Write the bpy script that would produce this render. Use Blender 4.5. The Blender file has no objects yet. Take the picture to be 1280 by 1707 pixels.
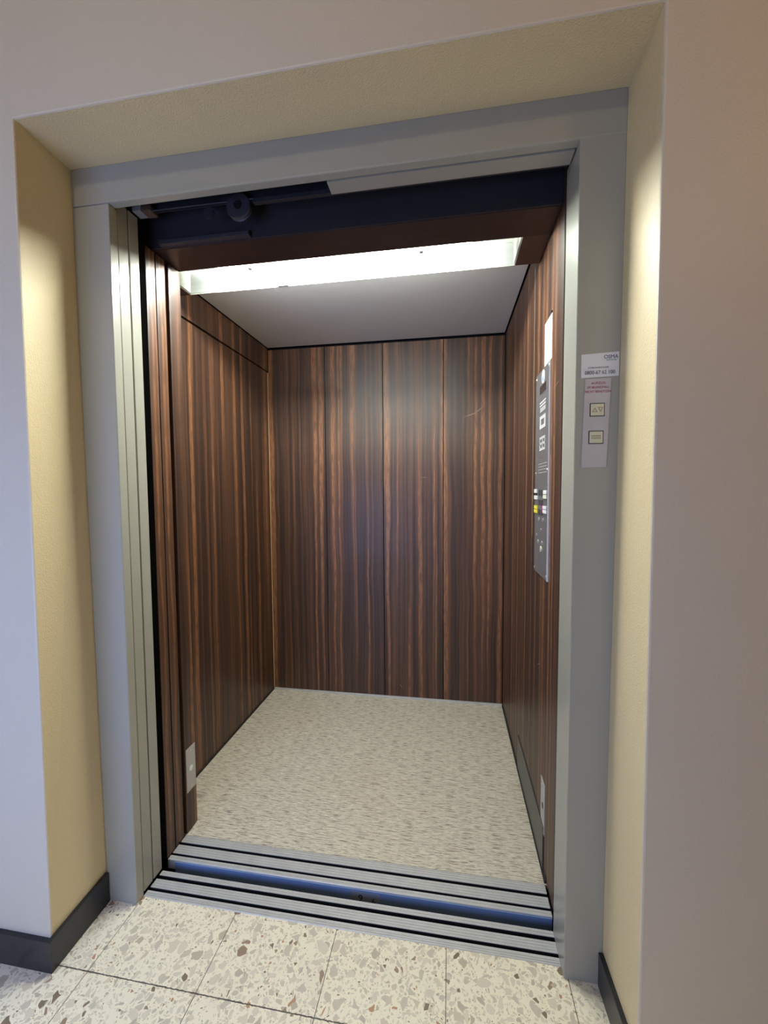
import bpy, bmesh, math, random
from mathutils import Vector, Matrix
random.seed(7)
SC = bpy.context.scene
COL = SC.collection

# ------------------------------------------------------------------ camera
CAM = Vector((0.20686, -0.83797, 1.22144))
YAW, PITCH, ROLL = 0.15981, -0.05358, -0.00692
cd = bpy.data.cameras.new('camera'); cam = bpy.data.objects.new('camera', cd); COL.objects.link(cam)
fw = Vector((-math.sin(YAW)*math.cos(PITCH), math.cos(YAW)*math.cos(PITCH), math.sin(PITCH)))
rt = Vector((math.cos(YAW), math.sin(YAW), 0)); up = rt.cross(fw)
r2 = math.cos(ROLL)*rt + math.sin(ROLL)*up; u2 = -math.sin(ROLL)*rt + math.cos(ROLL)*up
mw = Matrix((r2, u2, -fw)).transposed().to_4x4(); mw.translation = CAM
cam.matrix_world = mw
cd.sensor_fit = 'VERTICAL'; cd.sensor_height = 36.0; cd.lens = 682.525/1707*36.0
cd.clip_start = 0.02
SC.camera = cam

# ------------------------------------------------------------------ world, lights, exposure
W = bpy.data.worlds.new('world'); SC.world = W; W.use_nodes = True
bg = W.node_tree.nodes['Background']; bg.inputs['Color'].default_value = (0.55, 0.7, 1.0, 1); bg.inputs['Strength'].default_value = 0.6
def area(name, loc, target, sx, sy, power, color):
    l = bpy.data.lights.new(name, 'AREA'); l.shape = 'RECTANGLE'; l.size = sx; l.size_y = sy
    l.energy = power; l.color = color
    o = bpy.data.objects.new(name, l); COL.objects.link(o); o.location = loc
    o.rotation_euler = (Vector(target)-Vector(loc)).to_track_quat('-Z', 'Y').to_euler()
    return o
# daylight through the low landing window behind and left of the camera
area('window_daylight', (-.88, -1.46, 0.85), (-.98, 0.0, 0.85), 1.0, 0.95, 23.5, (0.31, 0.47, 1.0))
TUBE_STRENGTH = 440.0
def lamp(name, loc, power, color, radius):
    l = bpy.data.lights.new(name, 'POINT'); l.energy = power; l.color = color; l.shadow_soft_size = radius
    o = bpy.data.objects.new(name, l); COL.objects.link(o); o.location = loc
    return o
# the landing's own lamp behind the camera, then an added warm fill at right
lamp('landing_lamp_and_fill', (-.58, -1.45, 2.28), 8.5, (1.0, 0.97, 0.80), .018)
lamp('landing_lamp_and_fill', (1.25, -1.05, 2.25), 6.5, (1.0, 0.62, 0.25), .10)
SC.view_settings.view_transform = 'Standard'; SC.view_settings.look = 'None'
SC.view_settings.exposure = 0.0; SC.view_settings.gamma = 1.0; SC.view_settings.use_curve_mapping = False
SC.cycles.max_bounces = 10; SC.cycles.diffuse_bounces = 6; SC.cycles.glossy_bounces = 4
SC.cycles.transparent_max_bounces = 8; SC.cycles.sample_clamp_indirect = 6.0
SC.cycles.caustics_reflective = False; SC.cycles.caustics_refractive = False
SC.cycles.use_denoising = True

# ------------------------------------------------------------------ materials
class N:
    """tiny node helper"""
    def __init__(s, name):
        s.m = bpy.data.materials.new(name); s.m.use_nodes = True
        s.t = s.m.node_tree; s.b = s.t.nodes['Principled BSDF']; s.out = s.t.nodes['Material Output']
        s._co = None
    def n(s, typ, **kw):
        nd = s.t.nodes.new(typ)
        for k, v in kw.items(): setattr(nd, k, v)
        return nd
    def put(s, sock, v):
        if hasattr(v, 'is_output') or isinstance(v, bpy.types.NodeSocket): s.t.links.new(v, sock)
        else: sock.default_value = v
    def co(s):
        if s._co is None: s._co = s.n('ShaderNodeTexCoord').outputs['Object']
        return s._co
    def math(s, op, a, b=0.0, c=None):
        nd = s.n('ShaderNodeMath', operation=op); s.put(nd.inputs[0], a); s.put(nd.inputs[1], b)
        if c is not None: s.put(nd.inputs[2], c)
        return nd.outputs[0]
    def sep(s, v):
        nd = s.n('ShaderNodeSeparateXYZ'); s.put(nd.inputs[0], v); return nd.outputs
    def comb(s, x, y, z):
        nd = s.n('ShaderNodeCombineXYZ'); s.put(nd.inputs[0], x); s.put(nd.inputs[1], y); s.put(nd.inputs[2], z); return nd.outputs[0]
    def scale(s, v, sc):
        nd = s.n('ShaderNodeVectorMath', operation='MULTIPLY'); s.put(nd.inputs[0], v); nd.inputs[1].default_value = sc; return nd.outputs[0]
    def add(s, v, w):
        nd = s.n('ShaderNodeVectorMath', operation='ADD'); s.put(nd.inputs[0], v); s.put(nd.inputs[1], w); return nd.outputs[0]
    def noise(s, v, scale=1.0, detail=2.0, rough=0.5, dist=0.0):
        nd = s.n('ShaderNodeTexNoise'); s.put(nd.inputs['Vector'], v); nd.inputs['Scale'].default_value = scale
        nd.inputs['Detail'].default_value = detail; nd.inputs['Roughness'].default_value = rough; nd.inputs['Distortion'].default_value = dist
        return nd.outputs['Fac']
    def noisec(s, v, scale=1.0, detail=2.0):
        nd = s.n('ShaderNodeTexNoise'); s.put(nd.inputs['Vector'], v); nd.inputs['Scale'].default_value = scale; nd.inputs['Detail'].default_value = detail
        return nd.outputs['Color']
    def voro(s, v, scale, feature='F1', rnd=1.0):
        nd = s.n('ShaderNodeTexVoronoi', feature=feature); s.put(nd.inputs['Vector'], v); nd.inputs['Scale'].default_value = scale
        nd.inputs['Randomness'].default_value = rnd
        return nd
    def ramp(s, f, stops, interp='LINEAR'):
        nd = s.n('ShaderNodeValToRGB'); s.put(nd.inputs[0], f); e = nd.color_ramp.elements; nd.color_ramp.interpolation = interp
        while len(e) < len(stops): e.new(0.5)
        for el, (p, c) in zip(e, stops):
            el.position = p; el.color = (c, c, c, 1) if isinstance(c, (int, float)) else (*c, 1)
        return nd.outputs[0]
    def mix(s, f, a, b, blend='MIX'):
        nd = s.n('ShaderNodeMix', data_type='RGBA', blend_type=blend)
        s.put(nd.inputs[0], f); s.put(nd.inputs[6], a if not isinstance(a, tuple) else (*a, 1)); s.put(nd.inputs[7], b if not isinstance(b, tuple) else (*b, 1))
        return nd.outputs[2]
    def bump(s, h, strength=0.3, dist=0.002):
        nd = s.n('ShaderNodeBump'); nd.inputs['Strength'].default_value = strength; nd.inputs['Distance'].default_value = dist
        s.put(nd.inputs['Height'], h); s.t.links.new(nd.outputs[0], s.b.inputs['Normal'])
    def set(s, color=None, rough=None, metal=None, spec=None, coat=None, coat_rough=None):
        for k, v in (('Base Color', color), ('Roughness', rough), ('Metallic', metal), ('Specular IOR Level', spec), ('Coat Weight', coat), ('Coat Roughness', coat_rough)):
            if v is None: continue
            if isinstance(v, tuple): v = (*v, 1)
            s.put(s.b.inputs[k], v)
        return s.m

def simple(name, color, rough=0.5, metal=0.0, spec=0.5, var=0.06, vscale=6.0):
    k = N(name)
    f = k.noise(k.co(), vscale, 3)
    c = k.mix(f, tuple(x*(1-var) for x in color), tuple(min(1, x*(1+var)) for x in color))
    return k.set(c, rough, metal, spec)

def plaster(name, color, peel=0.35):
    k = N(name); co = k.co()
    big = k.noise(co, 2.2, 3); fine = k.noise(co, 260, 2)
    c = k.mix(big, tuple(x*0.96 for x in color), tuple(x*1.03 for x in color))
    smn = k.noise(k.scale(co, (5.0, 5.0, 9.0)), 1.0, 2, 0.5)
    sm = k.ramp(smn, [(0.70, 0.0), (0.78, 0.22)])
    c = k.mix(sm, c, tuple(x*0.72 for x in color))
    k.bump(fine, peel, 0.0016)
    return k.set(c, 0.42, 0, 0.45)

def wood(name, horizontal=False):
    k = N(name); x, y, z = k.sep(k.co())
    if horizontal: u, v = k.math('ADD', y, z), x
    else: u, v = k.math('ADD', x, y), z
    wob = k.noise(k.comb(k.math('MULTIPLY', u, 4.0), k.math('MULTIPLY', v, 2.2), 0.0), 1.0, 2)
    u = k.math('ADD', u, k.math('MULTIPLY', k.math('SUBTRACT', wob, 0.5), 0.028))
    st = k.noise(k.comb(k.math('MULTIPLY', u, 27.0), k.math('MULTIPLY', v, 0.22), 3.1), 1.0, 2.5, 0.55)
    s1 = k.ramp(st, [(0.44, 0.0), (0.54, 0.25), (0.60, 1.0)])
    st2 = k.noise(k.comb(k.math('MULTIPLY', u, 95.0), k.math('MULTIPLY', v, 0.7), 7.7), 1.0, 2)
    s2 = k.ramp(st2, [(0.45, 0.0), (0.68, 1.0)])
    gr = k.noise(k.comb(k.math('MULTIPLY', u, 420.0), k.math('MULTIPLY', v, 9.0), 1.0), 1.0, 2)
    # cathedral flecks inside the light stripes
    fl = k.noise(k.comb(k.math('MULTIPLY', u, 150.0), k.math('MULTIPLY', v, 16.0), 4.0), 1.0, 1)
    base = k.mix(s2, (0.040, 0.021, 0.0145), (0.088, 0.043, 0.026))
    c = k.mix(s1, base, (0.265, 0.118, 0.053))
    c = k.mix(k.math('MULTIPLY', k.math('MULTIPLY', k.ramp(fl, [(0.48, 0.0), (0.6, 1.0)]), s1), 0.55), c, (0.10, 0.042, 0.02))
    c = k.mix(k.math('MULTIPLY', k.ramp(gr, [(0.4, 1.0), (0.6, 0.0)]), 0.35), c, (0.030, 0.014, 0.010))
    return k.set(c, 0.44, 0, 0.45, 0.03, 0.10)

def terrazzo():
    k = N('terrazzo_tiles'); co = k.co(); x, y, z = k.sep(co)
    wv = k.add(co, k.scale(k.add(k.noisec(co, 30, 1), (-0.5, -0.5, -0.5)), (0.024, 0.024, 0.0)))
    def chips(scale, edge, keep, seed):
        off = k.add(wv, (seed, seed*1.7, 0.0))
        f1 = k.voro(off, scale); de = k.voro(off, scale, 'DISTANCE_TO_EDGE')
        r = k.sep(f1.outputs['Color'])
        inside = k.math('GREATER_THAN', de.outputs['Distance'], k.math('ADD', edge, k.math('MULTIPLY', r[2], edge*1.6)))
        mask = k.math('MULTIPLY', inside, k.math('GREATER_THAN', r[1], keep))
        col = k.ramp(r[0], [(0.0, (0.72, 0.65, 0.50)), (0.30, (0.62, 0.56, 0.43)), (0.52, (0.76, 0.68, 0.53)), (0.70, (0.53, 0.47, 0.35)),
                            (0.79, (0.67, 0.58, 0.44)), (0.925, (0.24, 0.18, 0.12)), (0.955, (0.50, 0.28, 0.16)), (0.975, (0.34, 0.24, 0.16))], 'CONSTANT')
        return mask, col
    base = k.mix(k.noise(co, 90, 2), (0.88, 0.80, 0.60), (0.94, 0.87, 0.68))
    m3, c3 = chips(165, 0.11, 0.35, 5.3); m2, c2 = chips(80, 0.10, 0.28, 2.1); m1, c1 = chips(45, 0.10, 0.38, 0.4)
    c = k.mix(m3, base, c3); c = k.mix(m2, c, c2); c = k.mix(m1, c, c1)
    def joint(v, ofs, width):
        f = k.math('FRACT', k.math('DIVIDE', k.math('ADD', v, 3.01*4 - ofs), 0.301))
        d = k.math('ABSOLUTE', k.math('SUBTRACT', f, 0.5))
        return k.math('GREATER_THAN', d, 0.5 - width/0.301)
    jx = joint(x, -0.403, 0.0009)
    jag = k.math('MULTIPLY', k.math('SUBTRACT', k.noise(co, 120, 2), 0.5), 0.004)
    jy = joint(k.math('ADD', y, jag), 0.009, 0.0014)
    j = k.math('MAXIMUM', jx, jy)
    c = k.mix(j, c, (0.10, 0.088, 0.07))
    dirt = k.ramp(k.noise(co, 7, 3), [(0.55, 0.0), (0.75, 0.16)])
    c = k.mix(dirt, c, (0.42, 0.38, 0.30))
    k.bump(k.math('SUBTRACT', 1.0, j), 0.4, 0.002)
    return k.set(c, 0.33, 0, 0.4)

def lino():
    k = N('marbled_linoleum'); co = k.co()
    a = k.noise(k.scale(co, (22, 240, 1)), 1.0, 3, 0.6); b = k.noise(k.scale(co, (38, 380, 1)), 1.0, 2); big = k.noise(co, 2.0, 2)
    g = k.noise(k.add(k.scale(co, (19, 300, 1)), (9.0, 4.0, 0.0)), 1.0, 3, 0.6)
    c = k.mix(a, (0.56, 0.50, 0.38), (0.80, 0.74, 0.60))
    c = k.mix(k.ramp(b, [(0.54, 0.0), (0.64, 0.7)]), c, (0.84, 0.80, 0.68))
    h = k.noise(k.add(k.scale(co, (38, 560, 1)), (3.0, 8.0, 0.0)), 1.0, 2, 0.6)
    c = k.mix(k.ramp(h, [(0.53, 0.0), (0.63, 0.8)]), c, (0.27, 0.21, 0.16))
    c = k.mix(k.ramp(g, [(0.55, 0.0), (0.62, 0.95)]), c, (0.22, 0.16, 0.125))
    c = k.mix(k.ramp(big, [(0.55, 0.0), (0.8, 0.2)]), c, (0.45, 0.36, 0.22))
    return k.set(c, 0.42, 0, 0.4)

def brushed(name, color, rough=0.34, axis='x'):
    k = N(name); co = k.co()
    s = (3, 260, 260) if axis == 'x' else (260, 260, 3)
    f = k.noise(k.scale(co, s), 1.0, 2)
    c = k.mix(f, tuple(v*0.78 for v in color), color)
    w = k.noise(co, 14, 3)
    return k.set(c, k.math('ADD', rough-0.08, k.math('MULTIPLY', w, 0.2)), 0.9)

def emissive(name, color, strength):
    k = N(name); k.set((0.9, 0.9, 0.9), 0.4)
    k.b.inputs['Emission Color'].default_value = (*color, 1); k.b.inputs['Emission Strength'].default_value = strength
    return k.m

def acrylic(name='satin_acrylic', milk=0.12):
    k = N(name); t = k.t
    tr = k.n('ShaderNodeBsdfTransparent'); tr.inputs[0].default_value = (0.97, 0.99, 0.98, 1)
    tl = k.n('ShaderNodeBsdfTranslucent'); tl.inputs[0].default_value = (0.85, 0.88, 0.86, 1)
    df = k.n('ShaderNodeBsdfDiffuse'); df.inputs[0].default_value = (0.8, 0.82, 0.8, 1)
    m1 = k.n('ShaderNodeMixShader'); m1.inputs[0].default_value = 0.5; t.links.new(tl.outputs[0], m1.inputs[1]); t.links.new(df.outputs[0], m1.inputs[2])
    ribs = k.noise(k.scale(k.co(), (2, 60, 60)), 1.0, 1)
    m2 = k.n('ShaderNodeMixShader'); k.put(m2.inputs[0], k.math('ADD', milk, k.math('MULTIPLY', ribs, 0.1)))
    t.links.new(tr.outputs[0], m2.inputs[1]); t.links.new(m1.outputs[0], m2.inputs[2])
    t.links.new(m2.outputs[0], k.out.inputs['Surface'])
    return k.m

M = dict(
    wall=plaster('cream_wall_paint', (0.64, 0.57, 0.45)),
    reveal=plaster('yellow_reveal_paint', (0.73, 0.60, 0.355), 1.0),
    hall=plaster('hall_wall_paint', (0.42, 0.34, 0.22)),
    white=simple('cream_ceiling_paint', (0.52, 0.46, 0.36), 0.6),
    terrazzo=terrazzo(), lino=lino(), wood=wood('rosewood_laminate'),
    woodh=simple('dark_brown_laminate', (0.034, 0.019, 0.017), 0.34, 0, 0.5, 0.35, 30), soffwood=simple('brown_soffit_laminate', (0.075, 0.042, 0.033), 0.4, 0, 0.5, 0.1, 12),
    base=simple('black_skirting', (0.018, 0.019, 0.023), 0.32, 0, 0.5, 0.5, 40),
    paint=simple('grey_lacquered_steel', (0.36, 0.352, 0.297), 0.27, 0, 0.5, 0.03, 3),
    soffit=simple('grey_lacquered_soffit', (0.36, 0.345, 0.29), 0.38, 0, 0.5, 0.04, 3),
    alu=simple('worn_aluminium', (0.62, 0.62, 0.60), 0.36, 0.3, 0.5, 0.14, 25),
    groove=simple('dark_sill_groove', (0.012, 0.013, 0.018), 0.6),
    bluesteel=simple('blue_painted_steel', (0.22, 0.33, 0.57), 0.3, 0.1, 0.5, 0.1),
    fascia=simple('dark_header_steel', (0.034, 0.032, 0.038), 0.40, 0.1, 0.5, 0.1),
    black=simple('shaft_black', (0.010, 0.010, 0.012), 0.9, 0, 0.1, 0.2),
    concrete=simple('shaft_concrete', (0.05, 0.05, 0.055), 0.9, 0, 0.2, 0.2),
    ceil=simple('car_ceiling_white', (0.70, 0.69, 0.68), 0.45, 0, 0.4, 0.02),
    lampwhite=simple('lamp_housing_white', (0.62, 0.63, 0.57), 0.4),
    tube=emissive('fluorescent_tube_glow', (0.99, 1.0, 0.96), TUBE_STRENGTH),
    acrylic=acrylic(), milky=acrylic('milky_acrylic', 0.60),
    cop=simple('control_panel_steel', (0.19, 0.18, 0.185), 0.36, 0.3, 0.5, 0.06, 30),
    steel=simple('button_plate_steel', (0.50, 0.475, 0.50), 0.36, 0.2, 0.5, 0.08, 14),
    plate=simple('light_grey_plate', (0.52, 0.50, 0.47), 0.42, 0.2),
    paper=simple('white_paper', (0.85, 0.88, 0.85), 0.6, 0, 0.3, 0.03),
    sticker=simple('white_sticker', (0.70, 0.69, 0.69), 0.35, 0, 0.5, 0.02),
    ivory=simple('ivory_plastic', (0.62, 0.58, 0.42), 0.35),
    ivorydark=simple('ivory_engraving', (0.30, 0.28, 0.19), 0.5),
    keywhite=simple('white_key', (0.85, 0.85, 0.84), 0.4), keycream=simple('cream_key', (0.82, 0.80, 0.60), 0.4),
    keyyellow=simple('yellow_key', (0.85, 0.72, 0.06), 0.4), keypink=simple('pink_key', (0.55, 0.10, 0.28), 0.4),
    blackp=simple('black_plastic', (0.012, 0.012, 0.014), 0.3),
    brownglass=simple('dark_display', (0.05, 0.030, 0.028), 0.12),
    etch=simple('etched_mark', (0.60, 0.59, 0.60), 0.5),
    screw=simple('bright_screw', (0.75, 0.74, 0.72), 0.3, 0.8),
    kick=simple('dark_kick_plate', (0.060, 0.060, 0.056), 0.35, 0.1, 0.5, 0.25, 9),
    bead=simple('light_edge_bead', (0.55, 0.36, 0.18), 0.4),
    rubber=simple('dark_rubber', (0.02, 0.018, 0.016), 0.7),
    navy=simple('navy_print', (0.02, 0.035, 0.16), 0.5), palegreen=simple('pale_green_print', (0.55, 0.72, 0.58), 0.5), green=simple('green_print', (0.10, 0.34, 0.16), 0.5),
    ink=simple('black_print', (0.03, 0.03, 0.035), 0.5), grey=simple('grey_print', (0.26, 0.26, 0.26), 0.5),
    red=simple('red_print', (0.36, 0.05, 0.08), 0.5), bluep=simple('blue_print', (0.10, 0.28, 0.62), 0.5),
    mech=simple('oiled_steel', (0.035, 0.035, 0.045), 0.5, 0.1), mechd=simple('dark_oiled_steel', (0.022, 0.022, 0.030), 0.5, 0.1),
    brown=simple('brown_plastic', (0.10, 0.06, 0.04), 0.5),
    tape=simple('clear_tape', (0.30, 0.33, 0.40), 0.25),
    scratch=simple('scratch_mark', (0.20, 0.135, 0.095), 0.5),
)

# ------------------------------------------------------------------ mesh helpers
class MB:
    def __init__(s): s.bm = bmesh.new(); s.mi = 0
    def hexa(s, pts, bevel=0.0, seg=2):
        """8 points: bottom loop of four (ccw from above) then top loop"""
        b = bmesh.new(); v = [b.verts.new(p) for p in pts]
        for f in ((3, 2, 1, 0), (4, 5, 6, 7), (0, 1, 5, 4), (1, 2, 6, 5), (2, 3, 7, 6), (3, 0, 4, 7)):
            b.faces.new([v[i] for i in f])
        bmesh.ops.recalc_face_normals(b, faces=b.faces)
        if bevel: bmesh.ops.bevel(b, geom=b.edges[:], offset=bevel, segments=seg, affect='EDGES', profile=0.7)
        s.take(b); return s
    def box(s, x0, x1, y0, y1, z0, z1, bevel=0.0, seg=2):
        x0, x1 = sorted((x0, x1)); y0, y1 = sorted((y0, y1)); z0, z1 = sorted((z0, z1))
        return s.hexa([(x0, y0, z0), (x1, y0, z0), (x1, y1, z0), (x0, y1, z0), (x0, y0, z1), (x1, y0, z1), (x1, y1, z1), (x0, y1, z1)], bevel, seg)
    def take(s, b):
        for f in b.faces: f.material_index = s.mi
        me = bpy.data.meshes.new('tmp'); b.to_mesh(me); b.free(); s.bm.from_mesh(me); bpy.data.meshes.remove(me)
    def cyl(s, p0, p1, r, seg=20, r1=None):
        p0, p1 = Vector(p0), Vector(p1); d = p1-p0; b = bmesh.new()
        bmesh.ops.create_cone(b, cap_ends=True, segments=seg, radius1=r, radius2=r if r1 is None else r1, depth=d.length)
        bmesh.ops.transform(b, matrix=Matrix.Translation((p0+p1)/2) @ d.to_track_quat('Z', 'Y').to_matrix().to_4x4(), verts=b.verts)
        s.take(b); return s
    def lathe(s, center, axis, prof, seg=32):
        """prof: list of (distance along axis, radius)"""
        b = bmesh.new(); q = Vector(axis).to_track_quat('Z', 'Y'); rings = []
        for h, r in prof:
            rings.append([b.verts.new(Vector(center) + q @ Vector((r*math.cos(2*math.pi*i/seg), r*math.sin(2*math.pi*i/seg), h))) for i in range(seg)])
        for a, c in zip(rings, rings[1:]):
            for i in range(seg): b.faces.new((a[i], a[(i+1) % seg], c[(i+1) % seg], c[i]))
        b.faces.new(rings[0][::-1]); b.faces.new(rings[-1]); bmesh.ops.recalc_face_normals(b, faces=b.faces)
        s.take(b); return s
    def extrude_yz(s, prof, x0, x1):
        """closed profile of (y, z) swept along x"""
        b = bmesh.new(); A = [b.verts.new((x0, y, z)) for y, z in prof]; B = [b.verts.new((x1, y, z)) for y, z in prof]; n = len(prof)
        for i in range(n): b.faces.new((A[i], A[(i+1) % n], B[(i+1) % n], B[i]))
        b.faces.new(A[::-1]); b.faces.new(B); bmesh.ops.recalc_face_normals(b, faces=b.faces)
        s.take(b); return s
    def path(s, pts, w, n, lift=0.0):
        """raised flat mark following pts; n is the surface normal"""
        n = Vector(n); b = bmesh.new(); L = []; R_ = []; P = [Vector(p) for p in pts]
        for i, p in enumerate(P):
            t = (P[min(i+1, len(P)-1)]-P[max(i-1, 0)]).normalized(); sd = n.cross(t).normalized()
            ww = w*(0.25 if i in (0, len(P)-1) else 1.0)
            L.append(b.verts.new(p+sd*ww+n*lift)); R_.append(b.verts.new(p-sd*ww+n*lift))
        for i in range(len(P)-1): b.faces.new((L[i], R_[i], R_[i+1], L[i+1]))
        g = bmesh.ops.extrude_face_region(b, geom=b.faces[:])
        bmesh.ops.translate(b, vec=-n*0.0006, verts=[v for v in g['geom'] if isinstance(v, bmesh.types.BMVert)])
        bmesh.ops.recalc_face_normals(b, faces=b.faces); s.take(b); return s
    def build(s, name, mats, parent=None, smooth=False):
        me = bpy.data.meshes.new(name)
        off = Vector(parent['_base']) if parent and '_base' in parent else Vector((0, 0, 0))
        bmesh.ops.translate(s.bm, vec=-off, verts=s.bm.verts); s.bm.to_mesh(me); s.bm.free()
        for m in (mats if isinstance(mats, list) else [mats]): me.materials.append(m)
        if smooth:
            for p in me.polygons: p.use_smooth = True
        o = bpy.data.objects.new(name, me); COL.objects.link(o)
        if parent: o.parent = parent
        return o
BASES = []
def thing(name, label, cat, loc, group=None):
    o = bpy.data.objects.new(name, None); COL.objects.link(o); o.location = loc; o.empty_display_size = 0.1
    o['label'] = label; o['category'] = cat; o['_base'] = tuple(loc); BASES.append(o)
    if group: o['group'] = group
    return o
def tag(o, label, cat, group=None):
    o['label'] = label; o['category'] = cat
    if group: o['group'] = group
    return o
def struct(o): o['kind'] = 'structure'; return o
def sub(o):
    """lets a part carry sub-parts built in the same coordinates"""
    p = o.parent
    if p and '_base' in p: o['_base'] = tuple(p['_base']); BASES.append(o)
    return o
def bx(name, m, parent, *a, **k): return MB().box(*a, **k).build(name, m, parent)

def lettering(name, txt, size, pos, facing, m, parent, bold=0.0, align='CENTER', xs=1.0, spacing=1.0):
    """facing 'y': reads on a face turned to -y ; facing 'x': on a face turned to -x"""
    c = bpy.data.curves.new('t', 'FONT'); c.body = txt; c.size = size; c.align_x = align; c.align_y = 'CENTER'
    c.extrude = 0.0002; c.offset = bold; c.resolution_u = 3; c.space_character = spacing
    t = bpy.data.objects.new('t', c); COL.objects.link(t); bpy.context.view_layer.update()
    me = bpy.data.meshes.new_from_object(t.evaluated_get(bpy.context.evaluated_depsgraph_get()))
    bpy.data.objects.remove(t); bpy.data.curves.remove(c)
    R_ = Matrix.Rotation(math.pi/2, 4, 'X')
    if facing == 'x': R_ = Matrix.Rotation(-math.pi/2, 4, 'Z') @ R_
    off = Vector(parent['_base']) if parent and '_base' in parent else Vector((0, 0, 0))
    me.transform(Matrix.Translation(Vector(pos)-off) @ R_ @ Matrix.Diagonal((xs, 1, 1, 1)))
    me.materials.clear(); me.materials.append(m); me.name = name
    o = bpy.data.objects.new(name, me); COL.objects.link(o); o.parent = parent
    return o

# ------------------------------------------------------------------ the setting: landing
XL, XR, YB_, ZC = -2.3, 1.9, -1.56, 2.72
struct(bx('floor', M['terrazzo'], None, XL, XR, YB_, 0.2035, -0.06, 0.0))
struct(bx('ceiling', M['white'], None, XL, XR, YB_, 0.0, ZC, ZC+0.1))
# wall with the lift niche: front plane and yellow reveals
b = bmesh.new(); V = lambda *p: b.verts.new(p)
A, B, C_, D, E_, F, G, H = V(XL, 0, 0), V(-.799, 0, 0), V(-.783, 0, 2.077), V(.581, 0, 2.080), V(.583, 0, 0), V(XR, 0, 0), V(XR, 0, ZC), V(XL, 0, ZC)
B2, C2, D2, E2 = V(-.8045, .20, 0), V(-.8195, .20, 2.101), V(.5915, .20, 2.099), V(.5785, .20, 0)
for f in ((A, B, C_, H), (H, C_, D, G), (D, E_, F, G)): b.faces.new(f).material_index = 0
for f in ((B, B2, C2, C_), (C_, C2, D2, D), (D, D2, E2, E_)): b.faces.new(f).material_index = 1
sel = [e for e in b.edges if {v for v in e.verts} in ({B, C_}, {C_, D}, {D, E_})]
bmesh.ops.recalc_face_normals(b, faces=b.faces)
bmesh.ops.bevel(b, geom=sel, offset=0.004, segments=2, affect='EDGES', profile=0.5)
# outward faces look towards the landing
if sum((f.normal.y for f in b.faces if f.material_index == 0)) > 0: bmesh.ops.reverse_faces(b, faces=b.faces)
# masonry behind the plaster
wm = MB(); wm.bm.free(); wm.bm = b; wm.mi = 0
wm.box(XL, -.83, .012, .203, 0, ZC); wm.box(.60, XR, .012, .203, 0, ZC); wm.box(-.83, .60, .012, .203, 2.112, ZC)
struct(wm.build('wall_front', [M['wall'], M['reveal']]))
struct(bx('wall_left', M['hall'], None, XL-.1, XL, YB_, 0.2, 0, ZC))
struct(bx('wall_right', M['hall'], None, XR, XR+.1, YB_, 0.2, 0, ZC))
m = MB(); wx0, wx1, wz0, wz1 = -1.43, -.33, .28, 1.32
m.box(XL, wx0, YB_-.12, YB_, 0, ZC); m.box(wx1, XR, YB_-.12, YB_, 0, ZC); m.box(wx0, wx1, YB_-.12, YB_, 0, wz0); m.box(wx0, wx1, YB_-.12, YB_, wz1, ZC)
struct(m.build('wall_back', M['hall']))
m = MB()
for a in ((wx0, wx1, wz0, wz0+.05), (wx0, wx1, wz1-.05, wz1), (wx0, wx0+.05, wz0+.05, wz1-.05), (wx1-.05, wx1, wz0+.05, wz1-.05)): m.box(a[0], a[1], YB_-.08, YB_-.03, a[2], a[3])
struct(m.build('window_1', M['lampwhite']))
# skirting tiles
m = MB()
m.hexa([(XL, -.011, 0), (-.788, -.011, 0), (-.799, .001, 0), (XL, .001, 0), (XL, -.011, .084), (-.788, -.011, .084), (-.799, .001, .084), (XL, .001, .084)], .0015)
m.hexa([(-.799, -.0005, 0), (-.788, -.011, 0), (-.794, .176, 0), (-.806, .176, 0), (-.799, -.0005, .086), (-.788, -.011, .086), (-.794, .176, .09), (-.806, .176, .09)], .0015)
struct(m.build('baseboard_left', M['base']))
m = MB()
m.hexa([(.572, -.011, 0), (.585, -.011, 0), (.5805, .177, 0), (.568, .177, 0), (.572, -.011, .084), (.585, -.011, .084), (.5805, .177, .086), (.568, .177, .086)], .0015)
m.box(.5855, XR, -.011, .001, 0, .084, .0015)
struct(m.build('baseboard_right', M['base']))
# lift shaft around the car
m = MB()
m.box(-1.62, -1.52, .203, 1.85, -1.0, 3.0); m.box(.86, .96, .203, 1.85, -1.0, 3.0); m.box(-1.62, .96, 1.75, 1.85, -1.0, 3.0)
m.box(-1.62, .96, .203, 1.85, -1.1, -1.0); m.box(-1.62, .96, .203, 1.85, 3.0, 3.1); m.box(-1.62, .96, .15, .203, -1.0, -.06); m.box(-1.62, .96, .203, .205, 2.72, 3.0)
struct(m.build('wall_shaft', M['concrete']))

# ------------------------------------------------------------------ door frame
fr = thing('elevator_door_frame', 'grey painted steel frame around the open lift doorway, set in the yellow niche', 'door frame', (-.11, .178, 0))
m = MB(); m.hexa([(-.803, .178, .0), (-.706, .178, .0), (-.706, .207, .0), (-.803, .207, .0), (-.8185, .178, 2.0), (-.705, .178, 2.0), (-.705, .207, 2.0), (-.8185, .207, 2.0)], .004, 3)
m.build('jamb', M['paint'], fr)
m = MB(); m.hexa([(.489, .178, .0), (.5785, .178, .0), (.5785, .285, .0), (.489, .285, .0), (.493, .178, 2.012), (.5905, .178, 2.012), (.5905, .285, 2.012), (.493, .285, 2.012)], .004, 3)
m.build('jamb', M['paint'], fr)
m = MB(); m.hexa([(-.8185, .1768, 2.0012), (.591, .1768, 2.0012), (.591, .204, 2.0012), (-.8185, .204, 2.0012), (-.8195, .1768, 2.1), (.5915, .1768, 2.098), (.5915, .204, 2.098), (-.8195, .204, 2.1)], .006, 4)
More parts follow.
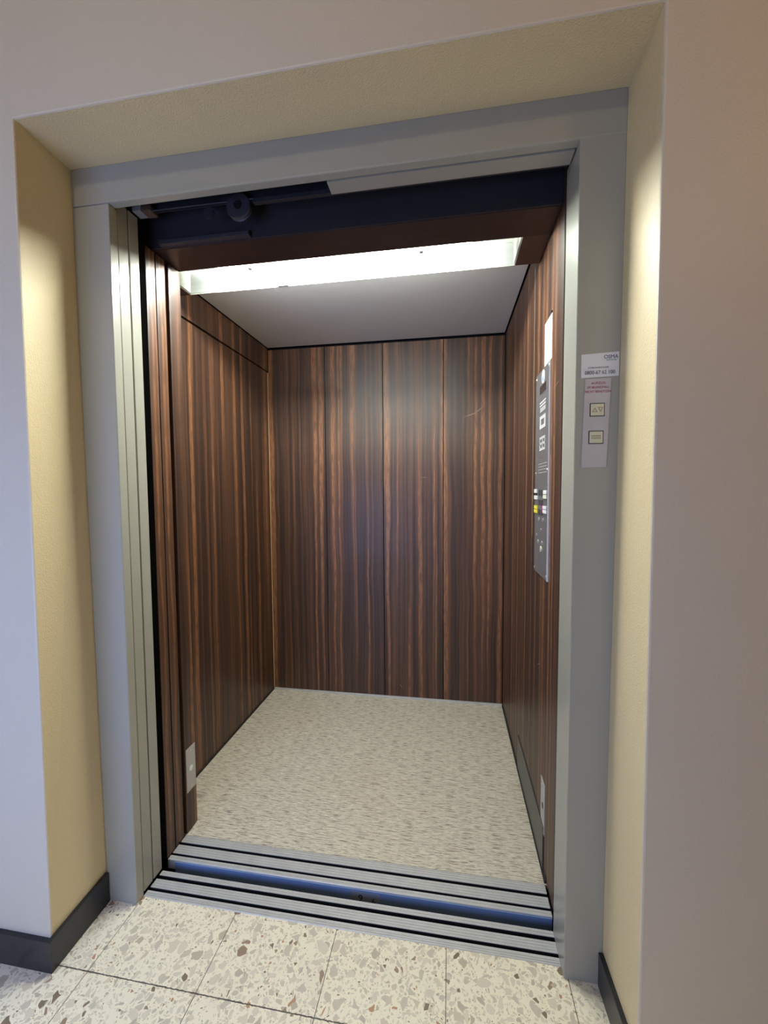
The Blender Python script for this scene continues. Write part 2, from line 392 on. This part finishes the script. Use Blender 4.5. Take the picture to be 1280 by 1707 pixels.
m.build('header', M['paint'], fr)
bx('cover_plate', M['soffit'], fr, -.102, .490, .206, .249, 2.000, 2.004)
bx('cover_plate_flange', M['soffit'], fr, -.101, .490, .245, .249, 2.004, 2.05)

# landing doors, slid open into the pocket at the left
for nm, y0, y1, lab in (('landing_door_panel', .2095, .2465, 'grey steel sliding landing door leaf, the outer one next to the frame, pushed open left'),
                        ('landing_door_panel', .2510, .2880, 'grey steel sliding landing door leaf, the inner one nearest the lift car, pushed open left')):
    d = thing(nm, lab, 'sliding door', (-1.0, (y0+y1)/2, .008), 'landing door leaves')
    MB().box(-1.34, -.707, y0, y1, .008, 2.03, .0035, 3).build('door_leaf', M['paint'], d)
    bx('guide_shoe', M['rubber'], d, -.80, -.74, (y0+y1)/2-.003, (y0+y1)/2+.003, -.008, .008)

# landing sill
def sill_profile(y0, y1, zt, zb, grooves, ribs):
    pts = [(y0, zb), (y0, zt-.0015), (y0+.0015, zt)]
    cuts = [(g0, g1, .022) for g0, g1 in grooves] + [(r-.0004, r+.0004, .0010) for r in ribs]
    for a, c, d in sorted(cuts): pts += [(a, zt), (a, zt-d), (c, zt-d), (c, zt)]
    pts += [(y1-.0015, zt), (y1, zt-.0015), (y1, zb)]
    return pts
ls = thing('landing_sill', 'ribbed aluminium threshold with two door grooves along the landing tiles', 'door sill', (-.108, .247, 0))
MB().extrude_yz(sill_profile(.204, .2905, .0004, -.035, [(.2235, .2335), (.2615, .2735)], [.210, .216, .240, .2475, .255, .281]), -.706, .490).build('sill_plate', M['alu'], ls)
def groove_bed(name, x0, x1, g0, g1, parent):
    m = MB(); m.box(x0, x1, g0, g1, -.0205, -.019); m.box(x0, x1, g0, g0+.0008, -.019, -.0004); m.box(x0, x1, g1-.0008, g1, -.019, -.0004)
    return m.build(name, M['groove'], parent)
groove_bed('groove_bed', -.706, .490, .2236, .2334, ls); groove_bed('groove_bed', -.706, .490, .2616, .2734, ls)
bx('support_angle', M['black'], ls, -.70, .488, .206, .288, -.20, -.036)

# ------------------------------------------------------------------ lift car
car = thing('elevator_car', 'open lift car lined with dark striped rosewood laminate and a beige speckled floor', 'elevator car', (-.18, .96, 0))
XW0, XW1, YBK = -.864, .503, 1.496
bx('floor_covering', M['lino'], car, XW0-.004, XW1+.003, .4265, YBK, -.03, 0.0)
# sill and its apron
MB().extrude_yz(sill_profile(.328, .426, .001, -.030, [(.344, .3525), (.385, .3955)], [.336, .3600, .3685, .377, .404, .4125, .4195]), -.717, .4975).build('car_sill', M['alu'], car)
groove_bed('groove_bed', -.717, .4975, .3441, .3524, car); groove_bed('groove_bed', -.717, .4975, .3851, .3954, car)
apron = MB().box(-.690, .4965, .3262, .3278, -.040, -.004, .0006).box(-.690, .4965, .3275, .331, -.42, -.040).build('sill_apron', M['bluesteel'], car)
# outer shell (dark backing seen in the gaps)
m = MB()
m.box(XW0-.05, XW0-.022, .44, 1.54, -.06, 2.12); m.box(XW1+.020, XW1+.05, .335, 1.54, -.06, 2.12); m.box(XW0-.05, XW1+.05, 1.520, 1.55, -.06, 2.12)
m.box(XW0-.05, XW1+.05, .49, 1.55, 2.09, 2.12); m.box(XW0-.05, XW1+.05, .335, 1.55, -.10, -.032)
m.build('car_shell', M['black'], car)
# rear wall panels
xs = [XW0+.002, -.514, -.172, .170, XW1-.001]
for i in range(4):
    m = MB().box(xs[i]+.0018, xs[i+1]-.0018, YBK, YBK+.018, .006, 2.052, .0012)
    ms = [M['wood']]
    if i == 3:
        ms.append(M['scratch']); m.mi = 1
        m.path([(.285, YBK, 1.624), (.315, YBK, 1.632), (.345, YBK, 1.643), (.372, YBK, 1.664), (.392, YBK, 1.683)], .0028, (0, -1, 0), .0004)
    if i == 2:
        ms.append(M['scratch']); m.mi = 1
        m.path([(.05, YBK, 1.29), (.065, YBK, 1.292), (.08, YBK, 1.291)], .0014, (0, -1, 0), .0004)
        m.path([(-.085, YBK, .082), (-.075, YBK, .072), (-.068, YBK, .060)], .0022, (0, -1, 0), .0004)
    m.build('rear_wall_panel', ms, car)
# left wall
MB().box(XW0-.016, XW0, .50, YBK-.002, .008, 1.922, .0012).build('left_wall_panel', M['wood'], car)
MB().box(XW0-.016, XW0, .50, YBK-.002, 1.931, 2.062, .0012).build('left_wall_upper_panel', M['wood'], car)
bx('left_corner_bead', M['bead'], car, XW0-.001, XW0+.003, YBK-.004, YBK-.0005, .01, 1.920)
# right wall
m = MB().box(XW1, XW1+.016, .337, .7175, .004, 2.075, .0012); m.mi = 1
for pts, w in (([(XW1, .420, 1.50), (XW1, .405, 1.512), (XW1, .385, 1.518), (XW1, .370, 1.518)], .002),
               ([(XW1, .60, .62), (XW1, .575, .635), (XW1, .55, .642)], .0022), ([(XW1, .455, .435), (XW1, .445, .425), (XW1, .437, .415)], .002),
               ([(XW1, .56, .27), (XW1, .53, .272), (XW1, .50, .285), (XW1, .485, .305)], .0013)):
    m.path(pts, w, (-1, 0, 0), .0004)
m.build('right_wall_panel', [M['wood'], M['scratch']], car)
MB().box(XW1, XW1+.016, .7215, YBK-.002, .004, 2.060, .0012).build('right_wall_panel', M['wood'], car)
bx('right_joint_bead', M['bead'], car, XW1+.0002, XW1+.012, .7175, .7215, 1.05, 2.0)
bx('kick_plate', M['kick'], car, XW1-.0035, XW1, .470, .965, .008, .150, bevel=.001)
bx('floor_edge_strip', M['rubber'], car, XW1-.006, XW1, .43, YBK-.003, 0, .008)
bx('floor_edge_strip', M['rubber'], car, XW0, XW0+.004, .50, YBK-.003, 0, .008)
bx('rear_floor_trim', M['alu'], car, XW0+.004, XW1-.004, YBK-.012, YBK-.0005, 0, .009, bevel=.002)
# ceiling, front bulkhead and door header
bx('ceiling_panel', M['ceil'], car, XW0+.006, XW1-.006, .652, YBK-.006, 2.064, 2.076, bevel=.001)
MB().box(.423, XW1-.001, .4885, .648, 1.979, 2.062, .001).build('bulkhead_soffit', M['soffwood'], car)
MB().box(XW0+.001, -.784, .4885, .648, 1.979, 2.062, .001).build('bulkhead_soffit', M['soffwood'], car)
bx('front_return_post', M['wood'], car, XW0-.010, -.715, .4275, .4875, .003, 1.976, bevel=.0015)
MB().box(-1.36, XW1-.001, .362, .4875, 1.978, 2.36, .0015).build('door_header', M['woodh'], car)
bx('header_fascia', M['fascia'], car, -1.36, XW1-.001, .356, .361, 1.980, 2.36)
bx('header_lip', M['mech'], car, -.68, -.384, .338, .3555, 1.981, 1.993, bevel=.001)

# car door leaves, slid open left
for y0, y1, lab in ((.3255, .3655, 'rosewood laminate sliding car door leaf, the front one nearest the landing, pushed open left'),
                    (.3700, .4115, 'rosewood laminate sliding car door leaf, the rear one beside the front return post, pushed open left')):
    d = thing('car_door_panel', lab, 'sliding door', (-1.0, (y0+y1)/2, .006), 'lift car door leaves')
    MB().box(-1.34, -.716, y0, y1, .006, 1.976, .002, 2).build('door_leaf', M['wood'], d)
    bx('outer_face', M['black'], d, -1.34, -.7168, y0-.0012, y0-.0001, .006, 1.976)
    bx('door_edge_seal', M['black'], d, -.7230, -.7185, y1+.0003, y1+.0030, .012, 1.972)
    bx('guide_shoe', M['rubber'], d, -.80, -.74, (y0+y1)/2-.003, (y0+y1)/2+.003, -.008, .006)

# ------------------------------------------------------------------ luminaire in the bulkhead
lt = thing('ceiling_light', 'long lit fluorescent ceiling light behind a clear cover at the front of the lift car', 'ceiling light', (-.18, .568, 1.975))
LX0, LX1, LY0, LY1 = -.783, .422, .4890, .6485
m = MB(); m.box(LX0, LX1, LY0, LY1-.004, 2.056, 2.060); m.box(LX0, LX1, LY0, LY0+.003, 1.985, 2.056); m.box(LX0, LX0+.003, LY0+.003, LY1-.004, 1.985, 2.056); m.box(LX1-.003, LX1, LY0+.003, LY1-.004, 1.985, 2.056)
m.build('housing', M['lampwhite'], lt)
TY, TZ, TX0, TX1 = .566, 2.012, -.64, .300
MB().cyl((TX0+.02, TY, TZ), (TX1-.02, TY, TZ), .013, 24).build('tube', M['tube'], lt, True)
for xx, s in ((TX0, 1), (TX1, -1)):
    m = MB(); m.box(xx-.012, xx+.012, TY-.014, TY+.014, TZ-.02, 2.056, .003); m.cyl((xx, TY, TZ), (xx+s*.022, TY, TZ), .0135); m.build('lampholder', M['lampwhite'], lt)
for xx in (-.47, .115):
    MB().cyl((xx, .517, 1.9852), (xx, .517, 1.9790), .008, 16).build('cover_screw', M['plate'], lt)
bx('cover', M['acrylic'], lt, LX0, LX1, LY0+.001, LY1, 1.9805, 1.9835)
bx('cover_rear_edge', M['milky'], lt, LX0, LX1, LY1-.003, LY1, 1.9837, 2.054)
bx('cover_rim', M['lampwhite'], lt, LX0, LX1, LY1+.0002, LY1+.0015, 1.9800, 1.9850)
bx('cover_clip', M['ceil'], lt, -.425, -.385, LY1-.010, LY1+.0030, 1.9785, 1.995, bevel=.001)

# ------------------------------------------------------------------ landing door hanger gear above the doorway
hg = thing('door_hanger_gear', 'dim door hanger gear with roller and cable in the dark gap above the doorway', 'door mechanism', (-.36, .28, 2.0))
MB().lathe((-.378, .268, 2.016), (0, 1, 0), [(0, .020), (0, .034), (.004, .036), (.008, .030), (.012, .036), (.016, .034), (.016, .012)]).build('roller', M['mech'], hg, False)
MB().cyl((-.378, .262, 2.016), (-.378, .290, 2.016), .010).build('roller_axle', M['black'], hg)
MB().cyl((-.655, .272, 2.034), (-.100, .272, 2.030), .0018, 8).build('cable', M['mech'], hg)
bx('track', M['mechd'], hg, -.325, .488, .251, .263, 2.006, 2.018, bevel=.001)
m = MB().box(-.703, -.676, .262, .296, 2.032, 2.048, .001); m.build('bracket', M['grey'], hg)
MB().box(-.675, -.645, .262, .296, 2.030, 2.044, .001).build('bracket_block', M['brown'], hg)
MB().lathe((-.470, .272, 2.010), (0, 1, 0), [(0, .012), (0, .016), (.006, .016), (.006, .006)], 20).build('guide_roller', M['mechd'], hg)
bx('hanger_plate', M['mechd'], hg, -.70, -.12, .2895, .2925, 2.04, 2.30)

# ------------------------------------------------------------------ control panel on the right car wall
XF = XW1 - .004      # face of the panel
cp = thing('control_panel', 'tall narrow steel button panel on the right lift wall, below a white notice', 'control panel', (XW1, .565, .94))
MB().box(XF, XW1-.0004, .462, .655, .938, 1.603, .0012).build('faceplate', M['cop'], cp)
def onp(name, m, y0, y1, z0, z1, t=.0012, parent=cp, bevel=0.0, x=XF): return bx(name, m, parent, x-t, x+.0002, y0, y1, z0, z1, bevel=bevel)
bx('display_window', M['brownglass'], cp, XF-.001, XF+.0002, .507, .592, 1.529, 1.554)
m = MB()
for z0, z1 in ((1.498, 1.503), (1.488, 1.493)): m.box(XF-.0005, XF, .507, .592, z0, z1)
for i in range(6): m.box(XF-.0005, XF, .512+i*.013, .520+i*.013, 1.470, 1.484)
m.build('engraved_label', M['etch'], cp)
m = MB()
for a in ((.507, .590, 1.446, 1.457), (.507, .590, 1.416, 1.427), (.507, .525, 1.427, 1.446), (.570, .590, 1.427, 1.446)): m.box(XF-.0005, XF, *a)
m.build('pictogram_frame', M['etch'], cp)
m = MB()
for z in (1.386, 1.368, 1.350): m.box(XF-.0005, XF, .507, .590, z-.004, z+.004)
for y in (.511, .547, .586): m.box(XF-.0005, XF, y-.004, y+.004, 1.350, 1.386)
m.build('pictogram_table', M['etch'], cp)
m = MB()
for i in range(4):
    z = 1.303-i*.0095
    for y0, y1 in ((.484, .530), (.535, .604)): m.box(XF-.0003, XF, y0, y1, z-.0012, z+.0012)
m.build('engraved_text_lines', M['plate'], cp)
rows = [(.612, .655, 1.208, 1.221, 'keywhite'), (.603, .655, 1.186, 1.199, 'keywhite'), (.472, .519, 1.205, 1.217, 'keywhite'), (.472, .519, 1.191, 1.203, 'keycream'),
        (.604, .655, 1.1535, 1.165, 'keyyellow'), (.604, .655, 1.140, 1.1515, 'keyyellow'), (.473, .519, 1.158, 1.168, 'keywhite'), (.473, .519, 1.145, 1.1555, 'keywhite')]
for y0, y1, z0, z1, k in rows: bx('button', M[k], cp, XF-.003, XF+.0002, y0, y1, z0, z1, bevel=.001)
m = MB().box(XF-.002, XF, .612, .655, 1.2045, 1.2070).box(XF-.002, XF, .612, .655, 1.2005, 1.2030); m.build('black_key_bar', M['blackp'], cp)
m = MB().box(XF-.0015, XF, .521, .536, 1.145, 1.168).box(XF-.0015, XF, .521, .556, 1.168, 1.172); m.build('pink_mark', M['keypink'], cp)
for y0 in (.530, .568):
    for z0 in (1.200, 1.168, 1.136): bx('button', M['kick'], cp, XF-.0015, XF+.0002, y0, y0+.024, z0, z0+.018, bevel=.0008)
for y, z in ((.585, 1.121), (.523, 1.122), (.592, 1.046), (.533, 1.048), (.547, 1.090), (.614, 1.067)):
    MB().cyl((XF+.0002, y, z), (XF-.0025, y, z), .0065 if z > 1.1 or z < 1.06 else .004, 16).build('indicator_stud', M['screw'], cp)
kl = MB().cyl((XF+.0002, .545, 1.027), (XF-.003, .545, 1.027), .009, 20).build('key_switch', M['keycream'], cp); sub(kl)
bx('key_slot', M['blackp'], kl, XF-.0034, XF-.0028, .543, .547, 1.021, 1.033)
for y, z in ((.645, 1.590), (.470, 1.592), (.640, 1.274), (.476, 1.280), (.645, .950), (.472, .952)):
    MB().cyl((XF+.0002, y, z), (XF-.002, y, z), .0055, 14, .003).build('screw', M['screw'], cp)
bx('edge_trim', M['paper'], cp, XF-.001, XW1-.0004, .4595, .4620, .938, 1.603)
# sticker on the panel
st = thing('round_sticker', 'small white sticker with blue print at the top of the steel lift panel', 'sticker', (XF, .545, 1.58))
MB().cyl((XF, .547, 1.578), (XF-.0006, .547, 1.578), .021, 28).build('backing', M['paper'], st)
m = MB().cyl((XF-.0005, .550, 1.572), (XF-.0009, .550, 1.572), .009, 20); m.box(XF-.0009, XF-.0005, .540, .545, 1.583, 1.592); m.build('print', M['bluep'], st)
# notice above
pn = thing('paper_notice', 'white paper notice taped on the right lift wall above the steel button panel', 'notice', (XW1, .50, 1.605))
bx('sheet', M['paper'], pn, XW1-.001, XW1+.0001, .453, .547, 1.607, 1.738)
for z, a, c in ((1.722, .470, .490), (1.700, .500, .525), (1.672, .505, .515), (1.640, .480, .500)): bx('printed_line', M['palegreen'], pn, XW1-.0014, XW1-.0009, a, c, z-.0018, z+.0018)
MB().cyl((XW1, .459, 1.742), (XW1-.003, .459, 1.742), .004, 12).build('pin', M['blackp'], pn)

# photocell plates at ankle height
def cell_plate(label, x, face, y0, y1, z0, z1, dark):
    t = thing('photocell_plate', label, 'sensor plate', (x, (y0+y1)/2, z0), 'door photocell plates')
    n = face
    bx('plate', M['plate'], t, x, x+n*.0015, y0, y1, z0, z1, bevel=.0004)
    yc, zc = (y0+y1)/2, (z0+z1)/2
    MB().lathe((x+n*.0012, yc, zc), (n, 0, 0), [(0, .010), (.001, .010), (.001, .007), (.0016, .006)], 20).build('lens', M['blackp' if dark else 'keywhite'], t)
    for dz in (z1-.012, z0+.012): MB().cyl((x, yc, dz), (x+n*.0024, yc, dz), .0035, 12).build('screw', M['screw'], t)
cell_plate('light grey photocell plate with pale lens low on the left front post', -.715, 1, .433, .484, .147, .305, False)
cell_plate('light grey photocell plate with dark slot low on the right lift wall', XW1, -1, .461, .513, .126, .290, True)

# ------------------------------------------------------------------ on the right jamb: sticker and call panel
YF = .1776
ps = thing('phone_sticker', 'white sticker with a dark blue logo and phone number on the right frame post', 'sticker', (.545, YF, 1.476))
MB().hexa([(.5035, YF-.0008, 1.4745), (.5840, YF-.0008, 1.4765), (.5840, YF, 1.4765), (.5035, YF, 1.4745), (.5035, YF-.0008, 1.5275), (.5840, YF-.0008, 1.5305), (.5840, YF, 1.5305), (.5035, YF, 1.5275)]).build('backing', M['sticker'], ps)
YT = YF-.0011
lettering('logo', 'OSMA', .0120, (.5665, YT, 1.5195), 'y', M['navy'], ps, .0, xs=.92)
lettering('logo_subline', 'AUFZÜGE', .0042, (.5675, YT, 1.5125), 'y', M['green'], ps, .00005, spacing=1.25)
lettering('caption', 'STÖRUNGSHOTLINE', .0052, (.5400, YT, 1.4965), 'y', M['grey'], ps, .00005, spacing=1.0, xs=.9)
lettering('phone_number', '0800-67 62 100', .0118, (.5435, YT, 1.4855), 'y', M['ink'], ps, .0, xs=.86)

cl = thing('call_panel', 'brushed steel call plate with two ivory buttons on the right frame post', 'call panel', (.54, YF, 1.27))
MB().hexa([(.5065, YF-.002, 1.270), (.5615, YF-.002, 1.270), (.5615, YF, 1.270), (.5065, YF, 1.270), (.5120, YF-.002, 1.4715), (.5685, YF-.002, 1.4725), (.5685, YF, 1.4725), (.5120, YF, 1.4715)], .0006).build('faceplate', M['steel'], cl)
YP = YF-.0023
lettering('warning', 'AUFZUG', .0078, (.5405, YP, 1.4615), 'y', M['red'], cl, .0)
lettering('warning', 'IM BRANDFALL', .0078, (.5405, YP, 1.4520), 'y', M['red'], cl, .0, xs=.88)
lettering('warning', 'NICHT BENUTZEN', .0078, (.5400, YP, 1.4425), 'y', M['red'], cl, .0, xs=.86)
for (x0, x1, z0, z1, kind) in ((.5235, .5545, 1.3870, 1.4160, 'a'), (.5220, .5530, 1.3245, 1.3535, 't')):
    rim = MB()
    for a in ((x0-.0005, x1+.0005, z0-.0005, z0+.0012), (x0-.0005, x1+.0005, z1-.0012, z1+.0005), (x0-.0005, x0+.0012, z0+.0012, z1-.0012), (x1-.0012, x1+.0005, z0+.0012, z1-.0012)): rim.box(a[0], a[1], YF-.0026, YF-.0018, a[2], a[3])
    rim.build('button_surround', M['blackp'], cl)
    bt = MB().box(x0+.0013, x1-.0013, YF-.0042, YF-.0018, z0+.0013, z1-.0013, .001).build('button', M['ivory'], cl); sub(bt)
    xc, zc = (x0+x1)/2, (z0+z1)/2
    if kind == 'a':
        m = MB(); yy = YF-.0042
        def tri(p):
            b = bmesh.new(); f = b.faces.new([b.verts.new((px, yy-.0003, pz)) for px, pz in p]); g = bmesh.ops.extrude_face_region(b, geom=[f])
            bmesh.ops.translate(b, vec=(0, .0005, 0), verts=[v for v in g['geom'] if isinstance(v, bmesh.types.BMVert)]); bmesh.ops.recalc_face_normals(b, faces=b.faces); m.take(b)
        def outline(s, cx):
            P = [(cx-.0062, zc-s*.0055), (cx+.0062, zc-s*.0055), (cx, zc+s*.0055)]
            I = [(cx-.0036, zc-s*.0040), (cx+.0036, zc-s*.0040), (cx, zc+s*.0024)]
            for i in range(3): tri([P[i], P[(i+1) % 3], I[(i+1) % 3], I[i]])
        outline(1, xc-.0055); outline(-1, xc+.0065)
        m.build('arrow_symbols', M['ivorydark'], bt)
    else:
        m = MB()
        for z in (zc+.003, zc-.002):
            for i in range(7): m.box(xc-.0105+i*.003, xc-.0083+i*.003, YF-.0045, YF-.0040, z-.0016, z+.0016)
        m.build('engraved_text', M['ivorydark'], bt)

# tape label on the car sill front
gl = thing('gap_label', 'strip of clear tape with black characters on the blue sill front in the gap', 'label', (-.047, .326, -.02))
bx('tape', M['tape'], gl, -.092, -.002, .3257, .3262, -.036, -.009)
lettering('characters', '9', .030, (-.062, .3255, -.030), 'y', M['ink'], gl, .0003)
lettering('characters', '6', .024, (-.022, .3255, -.034), 'y', M['ink'], gl, .0002)

for o in BASES: del o['_base']
